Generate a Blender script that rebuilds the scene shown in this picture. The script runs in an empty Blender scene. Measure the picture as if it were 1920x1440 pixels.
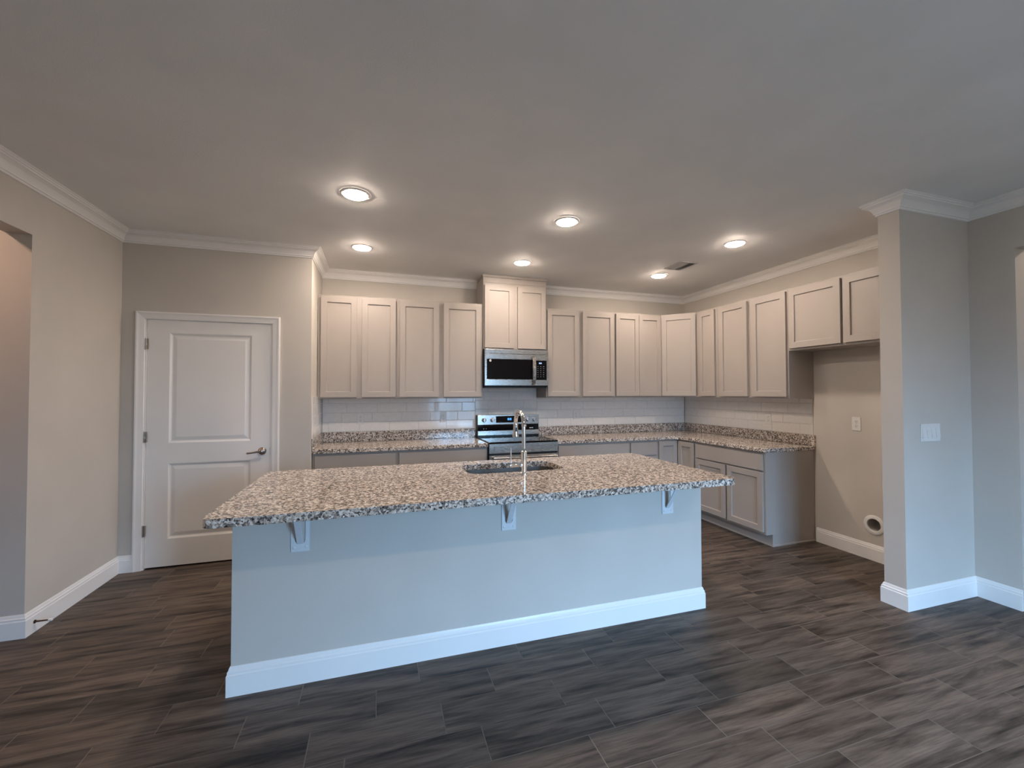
import bpy, bmesh, math, random
from mathutils import Vector, Matrix

random.seed(7)
SC = bpy.context.scene
COL = SC.collection
PI = math.pi

# ------------------------------------------------------------------ camera
CAM = bpy.data.cameras.new('camera')
CAM.sensor_width = 36.0
CAM.sensor_fit = 'HORIZONTAL'
CAM.lens = 792.18 / 1920 * 36.0
CAM.clip_start = 0.05
cam = bpy.data.objects.new('camera', CAM)
COL.objects.link(cam)
yaw, pitch, roll = 0.3025, 0.0199, -0.0017
r_ = Vector((math.cos(yaw), -math.sin(yaw), 0))
f_ = Vector((math.sin(yaw) * math.cos(pitch), math.cos(yaw) * math.cos(pitch), math.sin(pitch)))
u_ = r_.cross(f_)
R_ = r_ * math.cos(roll) + u_ * math.sin(roll)
U_ = u_ * math.cos(roll) - r_ * math.sin(roll)
m = Matrix((R_, U_, -f_)).transposed().to_4x4()
m.translation = Vector((0.5945, -4.8647, 1.4337))
cam.matrix_world = m
SC.camera = cam

# ------------------------------------------------------------------ light and exposure
SC.view_settings.view_transform = 'Standard'
SC.view_settings.look = 'None'
SC.view_settings.gamma = 1.0
SC.view_settings.use_curve_mapping = False
SC.view_settings.exposure = 1.25
SC.cycles.sample_clamp_indirect = 6.0
SC.cycles.max_bounces = 8
SC.cycles.diffuse_bounces = 5

LAMP = 112.0            # kitchen downlights
LAMP_LIVING = 60.0      # downlights over the sitting room
LAMP_HALL = 75.0
LAMP_COLOUR = (1.0, 0.825, 0.69)
HALL_COLOUR = (1.0, 0.66, 0.48)
SKY = 17.5
SKY_COLOUR = (0.36, 0.64, 1.0)

W = bpy.data.worlds.new('sky')
SC.world = W
W.use_nodes = True
wnt = W.node_tree
bg = wnt.nodes['Background']
bg.inputs[1].default_value = SKY
wtc = wnt.nodes.new('ShaderNodeTexCoord')          # overcast sky over darker ground
wsep = wnt.nodes.new('ShaderNodeSeparateXYZ')
wnt.links.new(wtc.outputs['Generated'], wsep.inputs[0])
wmr = wnt.nodes.new('ShaderNodeMapRange')
wmr.inputs['From Min'].default_value = -0.10
wmr.inputs['From Max'].default_value = 0.20
wnt.links.new(wsep.outputs['Z'], wmr.inputs['Value'])
wrp = wnt.nodes.new('ShaderNodeValToRGB')
wrp.color_ramp.elements[0].color = (0.040, 0.050, 0.055, 1)
wrp.color_ramp.elements[1].color = (*SKY_COLOUR, 1)
wel = wrp.color_ramp.elements.new(0.33)            # horizon dimmed on purpose to weaken the door's reflection in the tile
wel.color = tuple(0.30 * c for c in SKY_COLOUR) + (1,)
wnt.links.new(wmr.outputs['Result'], wrp.inputs['Fac'])
wnt.links.new(wrp.outputs['Color'], bg.inputs[0])

# ------------------------------------------------------------------ room dimensions
H = 2.743
XL, XR = -1.397, 4.61           # left wall, right wall
YP = -0.69                      # pantry front wall
YREAR = -6.6
YJ, YJ2 = -1.613, -3.0          # hall opening in the left wall
XS, YS0, YS1 = 3.895, -2.966, -2.838   # stub wall
T = 0.12
DX0, DX1, DZ0, DZ1 = 1.85, 3.20, 0.06, 2.12   # glazed patio door in the rear wall


def portal(name, loc, rot, sx, sy):
    L = bpy.data.lights.new(name, 'AREA')
    L.shape = 'RECTANGLE'
    L.size, L.size_y = sx, sy
    L.cycles.is_portal = True
    o = bpy.data.objects.new(name, L)
    o.location, o.rotation_euler = loc, rot
    COL.objects.link(o)


portal('daylight_portal', ((DX0 + DX1) / 2, YREAR - 0.10, (DZ0 + DZ1) / 2), (PI / 2, 0, 0), DX1 - DX0, DZ1 - DZ0)


# ------------------------------------------------------------------ materials
def mat(name):
    m = bpy.data.materials.new(name)
    m.use_nodes = True
    nt = m.node_tree
    b = nt.nodes['Principled BSDF']
    return m, nt, b


def nd(nt, t, **kw):
    n = nt.nodes.new(t)
    for k, v in kw.items():
        setattr(n, k, v)
    return n


def ramp(nt, stops, interp='LINEAR'):
    n = nd(nt, 'ShaderNodeValToRGB')
    cr = n.color_ramp
    cr.interpolation = interp
    while len(cr.elements) < len(stops):
        cr.elements.new(0.5)
    for e, (p, c) in zip(cr.elements, stops):
        e.position = p
        e.color = (*c, 1)
    return n


def paint(name, col, rough=0.6, bump=0.15, scale=180.0, var=0.03, spec=0.3):
    """Rolled paint: a little colour drift and an orange-peel bump."""
    m, nt, b = mat(name)
    tc = nd(nt, 'ShaderNodeTexCoord')
    n = nd(nt, 'ShaderNodeTexNoise')
    n.inputs['Scale'].default_value = 2.5
    nt.links.new(tc.outputs['Object'], n.inputs['Vector'])
    lo = tuple(c * (1 - var) for c in col)
    hi = tuple(c * (1 + var) for c in col)
    rp = ramp(nt, [(0.3, lo), (0.7, hi)])
    nt.links.new(n.outputs['Fac'], rp.inputs['Fac'])
    nt.links.new(rp.outputs['Color'], b.inputs['Base Color'])
    b.inputs['Roughness'].default_value = rough
    b.inputs['Specular IOR Level'].default_value = spec
    if bump:
        n2 = nd(nt, 'ShaderNodeTexNoise')
        n2.inputs['Scale'].default_value = scale
        nt.links.new(tc.outputs['Object'], n2.inputs['Vector'])
        bp = nd(nt, 'ShaderNodeBump')
        bp.inputs['Strength'].default_value = bump
        bp.inputs['Distance'].default_value = 0.002
        nt.links.new(n2.outputs['Fac'], bp.inputs['Height'])
        nt.links.new(bp.outputs['Normal'], b.inputs['Normal'])
    return m


def metal(name, col, rough, brushed=None):
    m, nt, b = mat(name)
    b.inputs['Base Color'].default_value = (*col, 1)
    b.inputs['Metallic'].default_value = 1.0
    b.inputs['Roughness'].default_value = rough
    if brushed:
        tc = nd(nt, 'ShaderNodeTexCoord')
        mp = nd(nt, 'ShaderNodeMapping')
        mp.inputs['Scale'].default_value = brushed
        n = nd(nt, 'ShaderNodeTexNoise')
        n.inputs['Scale'].default_value = 30
        nt.links.new(tc.outputs['Object'], mp.inputs['Vector'])
        nt.links.new(mp.outputs['Vector'], n.inputs['Vector'])
        mr = nd(nt, 'ShaderNodeMapRange')
        mr.inputs['To Min'].default_value = rough * 0.75
        mr.inputs['To Max'].default_value = rough * 1.3
        nt.links.new(n.outputs['Fac'], mr.inputs['Value'])
        nt.links.new(mr.outputs['Result'], b.inputs['Roughness'])
    return m


def plain(name, col, rough=0.4, spec=0.5):
    m, nt, b = mat(name)
    tc = nd(nt, 'ShaderNodeTexCoord')
    n = nd(nt, 'ShaderNodeTexNoise')
    n.inputs['Scale'].default_value = 40
    nt.links.new(tc.outputs['Object'], n.inputs['Vector'])
    rp = ramp(nt, [(0.3, tuple(c * .97 for c in col)), (0.7, tuple(c * 1.03 for c in col))])
    nt.links.new(n.outputs['Fac'], rp.inputs['Fac'])
    nt.links.new(rp.outputs['Color'], b.inputs['Base Color'])
    b.inputs['Roughness'].default_value = rough
    b.inputs['Specular IOR Level'].default_value = spec
    return m


def emit(name, col, strength):
    m, nt, b = mat(name)
    nt.nodes.remove(b)
    e = nd(nt, 'ShaderNodeEmission')
    e.inputs[0].default_value = (*col, 1)
    e.inputs[1].default_value = strength
    nt.links.new(e.outputs[0], nt.nodes['Material Output'].inputs[0])
    return m


def granite():
    m, nt, b = mat('speckled_granite')
    tc = nd(nt, 'ShaderNodeTexCoord')
    nz = nd(nt, 'ShaderNodeTexNoise')
    nz.inputs['Scale'].default_value = 90
    nz.inputs['Detail'].default_value = 3
    mx = nd(nt, 'ShaderNodeMix', data_type='VECTOR')
    mx.inputs['Factor'].default_value = 0.012
    nt.links.new(tc.outputs['Object'], nz.inputs['Vector'])
    nt.links.new(tc.outputs['Object'], mx.inputs[4])
    nt.links.new(nz.outputs['Color'], mx.inputs[5])
    v = nd(nt, 'ShaderNodeTexVoronoi')
    v.inputs['Scale'].default_value = 104
    nt.links.new(mx.outputs[1], v.inputs['Vector'])
    sp = nd(nt, 'ShaderNodeSeparateColor')
    nt.links.new(v.outputs['Color'], sp.inputs[0])
    rp = ramp(nt, [(0.0, (0.008, 0.008, 0.010)), (0.18, (0.065, 0.052, 0.046)), (0.31, (0.22, 0.175, 0.145)),
                   (0.44, (0.46, 0.38, 0.315)), (0.62, (0.62, 0.53, 0.455)), (0.80, (0.82, 0.76, 0.69))], 'CONSTANT')
    nt.links.new(sp.outputs[0], rp.inputs['Fac'])
    v2 = nd(nt, 'ShaderNodeTexVoronoi')
    v2.inputs['Scale'].default_value = 210
    nt.links.new(mx.outputs[1], v2.inputs['Vector'])
    sp2 = nd(nt, 'ShaderNodeSeparateColor')
    nt.links.new(v2.outputs['Color'], sp2.inputs[0])
    rp2 = ramp(nt, [(0.0, (0.015, 0.015, 0.016)), (0.18, (0.28, 0.23, 0.20)), (0.40, (0.50, 0.42, 0.355)), (0.75, (0.74, 0.68, 0.62))], 'CONSTANT')
    nt.links.new(sp2.outputs[1], rp2.inputs['Fac'])
    mc = nd(nt, 'ShaderNodeMix', data_type='RGBA')
    mc.inputs['Factor'].default_value = 0.26
    nt.links.new(rp.outputs['Color'], mc.inputs[6])
    nt.links.new(rp2.outputs['Color'], mc.inputs[7])
    nt.links.new(mc.outputs[2], b.inputs['Base Color'])
    b.inputs['Roughness'].default_value = 0.12
    b.inputs['Specular IOR Level'].default_value = 0.5
    return m


def wood_tile():
    m, nt, b = mat('wood_look_tile')
    tc = nd(nt, 'ShaderNodeTexCoord')
    geo = nd(nt, 'ShaderNodeNewGeometry')
    cb = nd(nt, 'ShaderNodeCombineXYZ')
    mul = nd(nt, 'ShaderNodeMath', operation='MULTIPLY')
    mul.inputs[1].default_value = 57.0
    nt.links.new(geo.outputs['Random Per Island'], mul.inputs[0])
    nt.links.new(mul.outputs[0], cb.inputs[0])
    nt.links.new(mul.outputs[0], cb.inputs[2])
    add = nd(nt, 'ShaderNodeVectorMath', operation='ADD')
    nt.links.new(tc.outputs['Object'], add.inputs[0])
    nt.links.new(cb.outputs[0], add.inputs[1])
    mp = nd(nt, 'ShaderNodeMapping')
    mp.inputs['Scale'].default_value = (1.3, 12.0, 1.0)
    nt.links.new(add.outputs[0], mp.inputs['Vector'])
    n1 = nd(nt, 'ShaderNodeTexNoise')
    n1.inputs['Scale'].default_value = 1.7
    n1.inputs['Detail'].default_value = 6
    n1.inputs['Roughness'].default_value = 0.62
    n1.inputs['Distortion'].default_value = 0.4
    nt.links.new(mp.outputs[0], n1.inputs['Vector'])
    rp = ramp(nt, [(0.33, (0.017, 0.012, 0.010)), (0.43, (0.055, 0.041, 0.032)), (0.54, (0.100, 0.076, 0.060)), (0.70, (0.132, 0.102, 0.081))])
    nt.links.new(n1.outputs['Fac'], rp.inputs['Fac'])
    mp2 = nd(nt, 'ShaderNodeMapping')
    mp2.inputs['Scale'].default_value = (3.5, 75, 1)
    nt.links.new(add.outputs[0], mp2.inputs['Vector'])
    n2 = nd(nt, 'ShaderNodeTexNoise')
    n2.inputs['Scale'].default_value = 2.0
    n2.inputs['Detail'].default_value = 4
    nt.links.new(mp2.outputs[0], n2.inputs['Vector'])
    mr = nd(nt, 'ShaderNodeMapRange')
    mr.inputs['From Min'].default_value = 0.3
    mr.inputs['From Max'].default_value = 0.7
    mr.inputs['To Min'].default_value = 0.72
    mr.inputs['To Max'].default_value = 1.22
    nt.links.new(n2.outputs['Fac'], mr.inputs['Value'])
    mr2 = nd(nt, 'ShaderNodeMapRange')
    mr2.inputs['To Min'].default_value = 0.72
    mr2.inputs['To Max'].default_value = 1.25
    nt.links.new(geo.outputs['Random Per Island'], mr2.inputs['Value'])
    mm = nd(nt, 'ShaderNodeMath', operation='MULTIPLY')
    nt.links.new(mr.outputs[0], mm.inputs[0])
    nt.links.new(mr2.outputs[0], mm.inputs[1])
    vm = nd(nt, 'ShaderNodeVectorMath', operation='SCALE')
    nt.links.new(rp.outputs['Color'], vm.inputs[0])
    nt.links.new(mm.outputs[0], vm.inputs['Scale'])
    nt.links.new(vm.outputs[0], b.inputs['Base Color'])
    b.inputs['Roughness'].default_value = 0.50
    b.inputs['Specular IOR Level'].default_value = 0.35
    return m


M = {}
M['wall'] = paint('greige_wall_paint', (0.545, 0.510, 0.463), 0.62)
M['ceiling'] = paint('ceiling_paint', (0.79, 0.795, 0.79), 0.7, 0.3, 120)
M['trim'] = paint('white_trim_paint', (0.80, 0.79, 0.775), 0.35, 0, var=0.015, spec=0.45)
M['door'] = paint('white_door_paint', (0.80, 0.79, 0.77), 0.38, 0, var=0.015, spec=0.45)
M['cabinet'] = paint('grey_cabinet_paint', (0.36, 0.325, 0.295), 0.42, 0, var=0.03, spec=0.4)
M['grout'] = paint('floor_grout', (0.205, 0.178, 0.155), 0.9, 0)
M['floor'] = wood_tile()
M['granite'] = granite()
M['tile'] = plain('glazed_wall_tile', (0.76, 0.74, 0.71), 0.09, 0.5)
M['tile_grout'] = plain('wall_tile_grout', (0.66, 0.64, 0.61), 0.8, 0.2)
M['steel'] = metal('brushed_stainless', (0.47, 0.45, 0.42), 0.27, (0.6, 12, 12))
M['basin'] = metal('satin_basin_steel', (0.40, 0.395, 0.385), 0.24)
M['chrome'] = metal('polished_chrome', (0.80, 0.80, 0.81), 0.06)
M['nickel'] = metal('satin_nickel', (0.42, 0.38, 0.34), 0.28)
M['black_glass'] = plain('black_glass', (0.004, 0.004, 0.005), 0.06, 0.28)
M['black'] = plain('black_enamel', (0.010, 0.010, 0.011), 0.35, 0.4)
M['shadow_gap'] = plain('dark_gap_shade', (0.012, 0.012, 0.012), 0.8, 0.2)  # plain near-black colour standing for shade around the pantry door
M['plastic'] = plain('white_plastic', (0.72, 0.71, 0.69), 0.35)
M['bracket'] = plain('white_powder_coat', (0.66, 0.67, 0.68), 0.45)
M['bronze'] = metal('dark_bronze', (0.10, 0.055, 0.04), 0.35)
M['vent'] = plain('white_vent_enamel', (0.55, 0.55, 0.55), 0.5)
M['vent_dark'] = plain('dark_duct', (0.03, 0.03, 0.03), 0.8, 0.1)
M['grey_pipe'] = plain('grey_duct_interior', (0.38, 0.35, 0.33), 0.4)
M['lamp'] = emit('lamp_lens', LAMP_COLOUR, LAMP)
M['lamp_living'] = emit('lamp_lens_living', LAMP_COLOUR, LAMP_LIVING)
M['lamp_hall'] = emit('lamp_lens_hall', HALL_COLOUR, LAMP_HALL)
M['digits'] = emit('blue_display_digits', (0.10, 0.38, 1.0), 0.8)
M['digits_pale'] = emit('pale_display_digits', (0.40, 0.55, 1.0), 0.8)
M['mark'] = plain('printed_white_mark', (0.75, 0.75, 0.75), 0.5)
M['mark_dim'] = plain('printed_grey_mark', (0.30, 0.30, 0.32), 0.5)
M['knob'] = metal('knob_steel', (0.55, 0.53, 0.50), 0.3)


# ------------------------------------------------------------------ mesh helpers
class MB:
    def __init__(self):
        self.v, self.f = [], []

    def add(self, vs, fs):
        o = len(self.v)
        self.v += [tuple(x) for x in vs]
        self.f += [tuple(i + o for i in f) for f in fs]
        return self

    def box(self, x0, x1, y0, y1, z0, z1):
        x0, x1 = sorted((x0, x1)); y0, y1 = sorted((y0, y1)); z0, z1 = sorted((z0, z1))
        vs = [(x0, y0, z0), (x1, y0, z0), (x1, y1, z0), (x0, y1, z0), (x0, y0, z1), (x1, y0, z1), (x1, y1, z1), (x0, y1, z1)]
        return self.add(vs, [(0, 3, 2, 1), (4, 5, 6, 7), (0, 1, 5, 4), (1, 2, 6, 5), (2, 3, 7, 6), (3, 0, 4, 7)])

    def prism(self, poly, z0, z1):
        n = len(poly)
        vs = [(x, y, z0) for x, y in poly] + [(x, y, z1) for x, y in poly]
        fs = [tuple(range(n - 1, -1, -1)), tuple(range(n, 2 * n))]
        fs += [(i, (i + 1) % n, n + (i + 1) % n, n + i) for i in range(n)]
        return self.add(vs, fs)

    def rings(self, rings, close=True, cap0=True, cap1=True):
        """Skin consecutive closed loops of equal length."""
        n = len(rings[0])
        vs = [p for r in rings for p in r]
        fs = []
        for k in range(len(rings) - 1):
            for i in range(n):
                j = (i + 1) % n
                fs.append((k * n + i, k * n + j, (k + 1) * n + j, (k + 1) * n + i))
        if cap0: fs.append(tuple(range(n - 1, -1, -1)))
        if cap1: fs.append(tuple((len(rings) - 1) * n + i for i in range(n)))
        return self.add(vs, fs)

    def lathe(self, c, prof, axis='z', n=28, cap0=True, cap1=True):
        """prof: (radius, distance along axis) from c."""
        rs = []
        for r, h in prof:
            ring = []
            for i in range(n):
                a = 2 * PI * i / n
                u, w = r * math.cos(a), r * math.sin(a)
                if axis == 'z': p = (c[0] + u, c[1] + w, c[2] + h)
                elif axis == 'y': p = (c[0] + w, c[1] + h, c[2] + u)
                else: p = (c[0] + h, c[1] + u, c[2] + w)
                ring.append(p)
            rs.append(ring)
        return self.rings(rs, cap0=cap0, cap1=cap1)

    def tube(self, pts, rad, n=18, square=None):
        """Sweep a circle (or a rectangle) along a polyline; rad may be a list."""
        pts = [Vector(p) for p in pts]
        rs = []
        up = None
        for i, p in enumerate(pts):
            a = pts[max(i - 1, 0)]; b = pts[min(i + 1, len(pts) - 1)]
            t = (b - a).normalized()
            if up is None:
                up = Vector((1, 0, 0)) if abs(t.x) < 0.9 else Vector((0, 0, 1))
            u = (up - t * up.dot(t)).normalized()
            w = t.cross(u)
            r = rad[i] if isinstance(rad, (list, tuple)) else rad
            if square:
                a_, b_ = square
                rs.append([p + u * sx * a_ + w * sy * b_ for sx, sy in ((-1, -1), (1, -1), (1, 1), (-1, 1))])
            else:
                rs.append([p + (u * math.cos(2 * PI * k / n) + w * math.sin(2 * PI * k / n)) * r for k in range(n)])
        return self.rings(rs)

    def xf(self, mx):
        self.v = [tuple(mx @ Vector(p)) for p in self.v]
        return self

    def build(self, name, material, parent=None, smooth=None, bevel=0.0, seg=2, keep=False, **props):
        off = Vector(parent_loc(parent)) if parent is not None and not keep else Vector((0, 0, 0))
        me = bpy.data.meshes.new(name)
        me.from_pydata([tuple(Vector(p) - off) for p in self.v], [], self.f)
        bm = bmesh.new(); bm.from_mesh(me)
        bmesh.ops.remove_doubles(bm, verts=bm.verts, dist=1e-6)
        bmesh.ops.recalc_face_normals(bm, faces=bm.faces)
        bm.to_mesh(me); bm.free()
        me.materials.append(M[material])
        o = bpy.data.objects.new(name, me)
        COL.objects.link(o)
        if parent is not None:
            o.parent = parent
        if smooth:
            for p in me.polygons: p.use_smooth = True
            try:
                me.set_sharp_from_angle(angle=math.radians(smooth))
            except Exception:
                pass
        if bevel:
            b = o.modifiers.new('bevel', 'BEVEL')
            b.width, b.segments, b.limit_method, b.angle_limit = bevel, seg, 'ANGLE', math.radians(40)
        for k, v in props.items(): o[k] = v
        return o


def parent_loc(o):
    p = Vector((0, 0, 0))
    while o is not None:
        p += o.location
        o = o.parent
    return p


def thing(name, label, cat, loc=(0, 0, 0), group=None, rot=0.0, kind=None):
    o = bpy.data.objects.new(name, None)
    COL.objects.link(o)
    o.empty_display_size = 0.05
    o.location = loc
    o.rotation_euler = (0, 0, rot)
    if label: o['label'] = label
    if cat: o['category'] = cat
    if group: o['group'] = group
    if kind: o['kind'] = kind
    return o


def tag(o, label, cat, group=None):
    o['label'], o['category'] = label, cat
    if group: o['group'] = group
    return o


def structure(o, label=None, cat=None):
    o['kind'] = 'structure'
    if label: o['label'] = label
    if cat: o['category'] = cat
    return o


def copy_thing(src, loc, label):
    c = src.copy(); COL.objects.link(c)
    c.location = loc; c['label'] = label
    for ch in list(src.children):
        d = ch.copy(); COL.objects.link(d); d.parent = c
    return c


def panelled(w, h, t, panels, rings):
    """A slab w x t x h (front at y=-t) with nested relief rings in the panels (x0,x1,z0,z1); rings = (inset, depth)."""
    b = MB()
    xs = sorted({0, w} | {p[0] for p in panels} | {p[1] for p in panels})
    zs = sorted({0, h} | {p[2] for p in panels} | {p[3] for p in panels})
    for i in range(len(xs) - 1):
        for k in range(len(zs) - 1):
            a, c, d, e = xs[i], xs[i + 1], zs[k], zs[k + 1]
            if any(abs(p[0] - a) < 1e-6 and abs(p[1] - c) < 1e-6 and p[2] <= d + 1e-6 and p[3] >= e - 1e-6 for p in panels):
                continue
            b.add([(a, -t, d), (c, -t, d), (c, -t, e), (a, -t, e)], [(0, 1, 2, 3)])
    for (a, c, d, e) in panels:
        loops = [[(a + i, -t + dp, d + i), (c - i, -t + dp, d + i), (c - i, -t + dp, e - i), (a + i, -t + dp, e - i)] for i, dp in rings]
        b.rings(loops, cap0=False, cap1=True)
    b.add([(0, 0, 0), (w, 0, 0), (w, 0, h), (0, 0, h)], [(0, 3, 2, 1)])
    for p, q in zip(xs[:-1], xs[1:]):
        b.add([(p, -t, 0), (q, -t, 0), (q, 0, 0), (p, 0, 0)], [(3, 2, 1, 0)])
        b.add([(p, -t, h), (q, -t, h), (q, 0, h), (p, 0, h)], [(0, 1, 2, 3)])
    for p, q in zip(zs[:-1], zs[1:]):
        b.add([(0, -t, p), (0, -t, q), (0, 0, q), (0, 0, p)], [(0, 1, 2, 3)])
        b.add([(w, -t, p), (w, -t, q), (w, 0, q), (w, 0, p)], [(3, 2, 1, 0)])
    return b


def shaker(x0, x1, z0, z1, yf, fr=0.056, t=0.021):
    w, h = x1 - x0, z1 - z0
    b = panelled(w, h, t, [(fr, w - fr, fr, h - fr)], [(0, 0), (0.0008, 0.011), (0.003, 0.0125)])
    return b.xf(Matrix.Translation((x0, yf - 0.0035, z0)))


def slab(x0, x1, z0, z1, yf, t=0.02):
    return MB().box(x0, x1, yf - 0.0025 - t, yf - 0.0025, z0, z1)


def sweep(path, prof, z0, closed_ends=(True, True)):
    """One MB per segment of a 2-D path; prof = (offset to the right of travel, height). Mitred at the bends."""
    P = [Vector(p) for p in path]
    n = len(P)
    nor = []
    for i in range(n - 1):
        d = (P[i + 1] - P[i]).normalized()
        nor.append(Vector((d.y, -d.x)))
    mit = []
    for i in range(n):
        if i == 0: mit.append(nor[0])
        elif i == n - 1: mit.append(nor[-1])
        else:
            s = nor[i - 1] + nor[i]
            mit.append(s / (1 + nor[i - 1].dot(nor[i])))
    out = []
    for i in range(n - 1):
        ring = [[(P[k].x + mit[k].x * o, P[k].y + mit[k].y * o, z0 + h) for o, h in prof] for k in (i, i + 1)]
        out.append(MB().rings(ring))
    return out


CROWN = [(0, -0.092), (0.007, -0.092), (0.010, -0.088), (0.010, -0.081), (0.017, -0.078), (0.017, -0.070), (0.024, -0.054), (0.036, -0.038),
         (0.052, -0.028), (0.061, -0.025), (0.061, -0.017), (0.069, -0.014), (0.069, -0.007), (0.078, -0.004), (0.080, 0.0), (0, 0)]
BASE = [(0, 0), (0.016, 0), (0.016, 0.098), (0.0125, 0.103), (0.0125, 0.113), (0.008, 0.119), (0.0065, 0.128), (0.003, 0.135), (0, 0.135)]

# ------------------------------------------------------------------ floor
TW, TL, Y0 = 0.1825, 0.547, -2.5135
OFF = {0: .242, 1: .037, 2: .320, 3: .468, 4: .339, 5: .516, 6: .16, 7: .40}
fl = MB()
FX0, FX1 = -3.6, 6.2
k = -14
g = 0.0021
while True:
    y1 = Y0 - k * TW
    y0 = y1 - TW
    if y1 < YREAR: break
    if y0 < 0.0:
        off = OFF.get(k)
        if off is None:
            off = random.Random(k * 31 + 5).random() * TL
        x = FX0 - TL + ((off - FX0) % TL)
        while x < FX1:
            a, c = max(x + g, FX0), min(x + TL - g, FX1)
            ya, yb = max(y0 + g, YREAR), min(y1 - g, 0.0)
            if c > a and yb > ya:
                fl.add([(a, ya, 0), (c, ya, 0), (c, yb, 0), (a, yb, 0)], [(0, 1, 2, 3)])
            x += TL
    k += 1
floor = structure(fl.build('floor', 'floor'), 'dark brown wood look plank tile floor', 'floor')
MB().add([(FX0, YREAR, -0.0012), (FX1, YREAR, -0.0012), (FX1, 0, -0.0012), (FX0, 0, -0.0012)], [(0, 1, 2, 3)]).build('grout', 'grout', floor)

# ------------------------------------------------------------------ room shell
structure(MB().box(FX0, FX1, YREAR - T, T, H, H + 0.1).build('ceiling', 'ceiling'), 'smooth grey painted ceiling', 'ceiling')
structure(MB().box(-0.05, XR + T, 0, T, 0, H).build('wall_back', 'wall'), 'greige wall behind the cabinets', 'wall')
w = MB()
w.box(XL - T, XL, YJ, 0.0, 0, H)
w.box(XL - T, XL, YJ2, YJ, 2.382, H)
w.box(XL - T, XL, YREAR, YJ2, 0, H)
structure(w.build('wall_left', 'wall'), 'greige left wall with hall opening', 'wall')
# hallway beyond the left opening
w = MB()
w.box(FX0, XL - T, YJ, YJ + T, 0, H)
w.box(FX0, XL - T, YJ2 - T, YJ2, 0, H)
w.box(FX0 - T, FX0, YJ2 - T, YJ + T, 0, H)
structure(w.build('wall_hall', 'wall'), 'greige hallway walls beyond the left opening', 'wall')
# pantry front with door opening, and pantry side
DOX0, DOX1, DOZ = -1.240, -0.310, 2.056
w = MB()
w.box(XL, DOX0, YP, YP + T, 0, H)
w.box(DOX1, 0, YP, YP + T, 0, H)
w.box(DOX0, DOX1, YP, YP + T, DOZ, H)
structure(w.build('wall_pantry', 'wall'), 'greige pantry wall around the white door', 'wall')
structure(MB().box(-T, 0, YP + T, 0, 0, H).build('wall_pantry_side', 'wall'), 'narrow greige pantry side wall', 'wall')
w = MB()
OY0, OY1, OZ = -3.20, -4.15, 2.386
BY, BZ, BH = -2.331, 0.301, 0.053
w.box(XR, XR + T, BY + BH, 0, 0, H)
w.box(XR, XR + T, OY0, BY - BH, 0, H)
w.box(XR, XR + T, BY - BH, BY + BH, 0, BZ - BH)
w.box(XR, XR + T, BY - BH, BY + BH, BZ + BH, H)
w.box(XR + T - 0.01, XR + T, BY - BH, BY + BH, BZ - BH, BZ + BH)
w.box(XR, XR + T, OY1, OY0, OZ, H)
w.box(XR, XR + T, YREAR, OY1, 0, H)
structure(w.build('wall_right', 'wall'), 'greige right wall with outlet and cased opening', 'wall')
w = MB()
w.box(XR + T, FX1, OY0, OY0 + T, 0, H)
w.box(XR + T, FX1, OY1 - T, OY1, 0, H)
w.box(FX1 - T, FX1, OY1, OY0, 0, H)
structure(w.build('wall_side_room', 'wall'), 'greige walls beyond the right opening', 'wall')
structure(MB().box(XS, XR, YS0, YS1, 0, H).build('wall_stub', 'wall'), 'greige stub wall beside the refrigerator space', 'wall')
w = MB()
w.box(FX0, DX0, YREAR - T, YREAR, 0, H)
w.box(DX1, FX1, YREAR - T, YREAR, 0, H)
w.box(DX0, DX1, YREAR - T, YREAR, 0, DZ0)
w.box(DX0, DX1, YREAR - T, YREAR, DZ1, H)
structure(w.build('wall_rear', 'wall'), 'greige rear wall with glazed patio door', 'wall')
wn = thing('window_1', 'white framed glazed patio door in rear wall', 'window', ((DX0 + DX1) / 2, YREAR - 0.06, DZ0), kind='structure')
f = MB()
f.box(DX0, DX0 + 0.06, YREAR - 0.09, YREAR - 0.03, DZ0, DZ1)
f.box(DX1 - 0.06, DX1, YREAR - 0.09, YREAR - 0.03, DZ0, DZ1)
f.box(DX0 + .06, DX1 - .06, YREAR - 0.09, YREAR - 0.03, DZ0, DZ0 + 0.08)
f.box(DX0 + .06, DX1 - .06, YREAR - 0.09, YREAR - 0.03, DZ1 - 0.06, DZ1)
xm = (DX0 + DX1) / 2
f.box(xm - 0.04, xm + 0.04, YREAR - 0.09, YREAR - 0.03, DZ0 + .08, DZ1 - .06)
f.build('window_frame', 'trim', wn)

# crown moulding, one trim per wall
CABX0, CABX1 = 1.675, 2.425
runs = [
    ('trim_1', [(XL, YREAR), (XL, YP), (0, YP), (0, 0), (CABX0, 0)], ['white crown moulding along the left wall', 'white crown moulding over the pantry door', 'short white crown return beside the upper cabinets', 'white crown moulding left of the tall cabinet']),
    ('trim_2', [(CABX1, 0), (XR, 0), (XR, YS1), (XS, YS1), (XS, YS0), (XR, YS0), (XR, YREAR)], ['white crown moulding right of the tall cabinet', 'white crown moulding along the right kitchen wall', 'white crown behind the stub wall', 'white crown on the stub wall end', 'white crown across the stub wall face', 'white crown on the sitting room right wall']),
]
ti = 1
for nm, path, labs in runs:
    for seg, lab in zip(sweep(path, CROWN, H - 0.0005), labs):
        structure(seg.build('trim_%d' % ti, 'trim', smooth=18), lab, 'crown moulding')
        ti += 1
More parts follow.
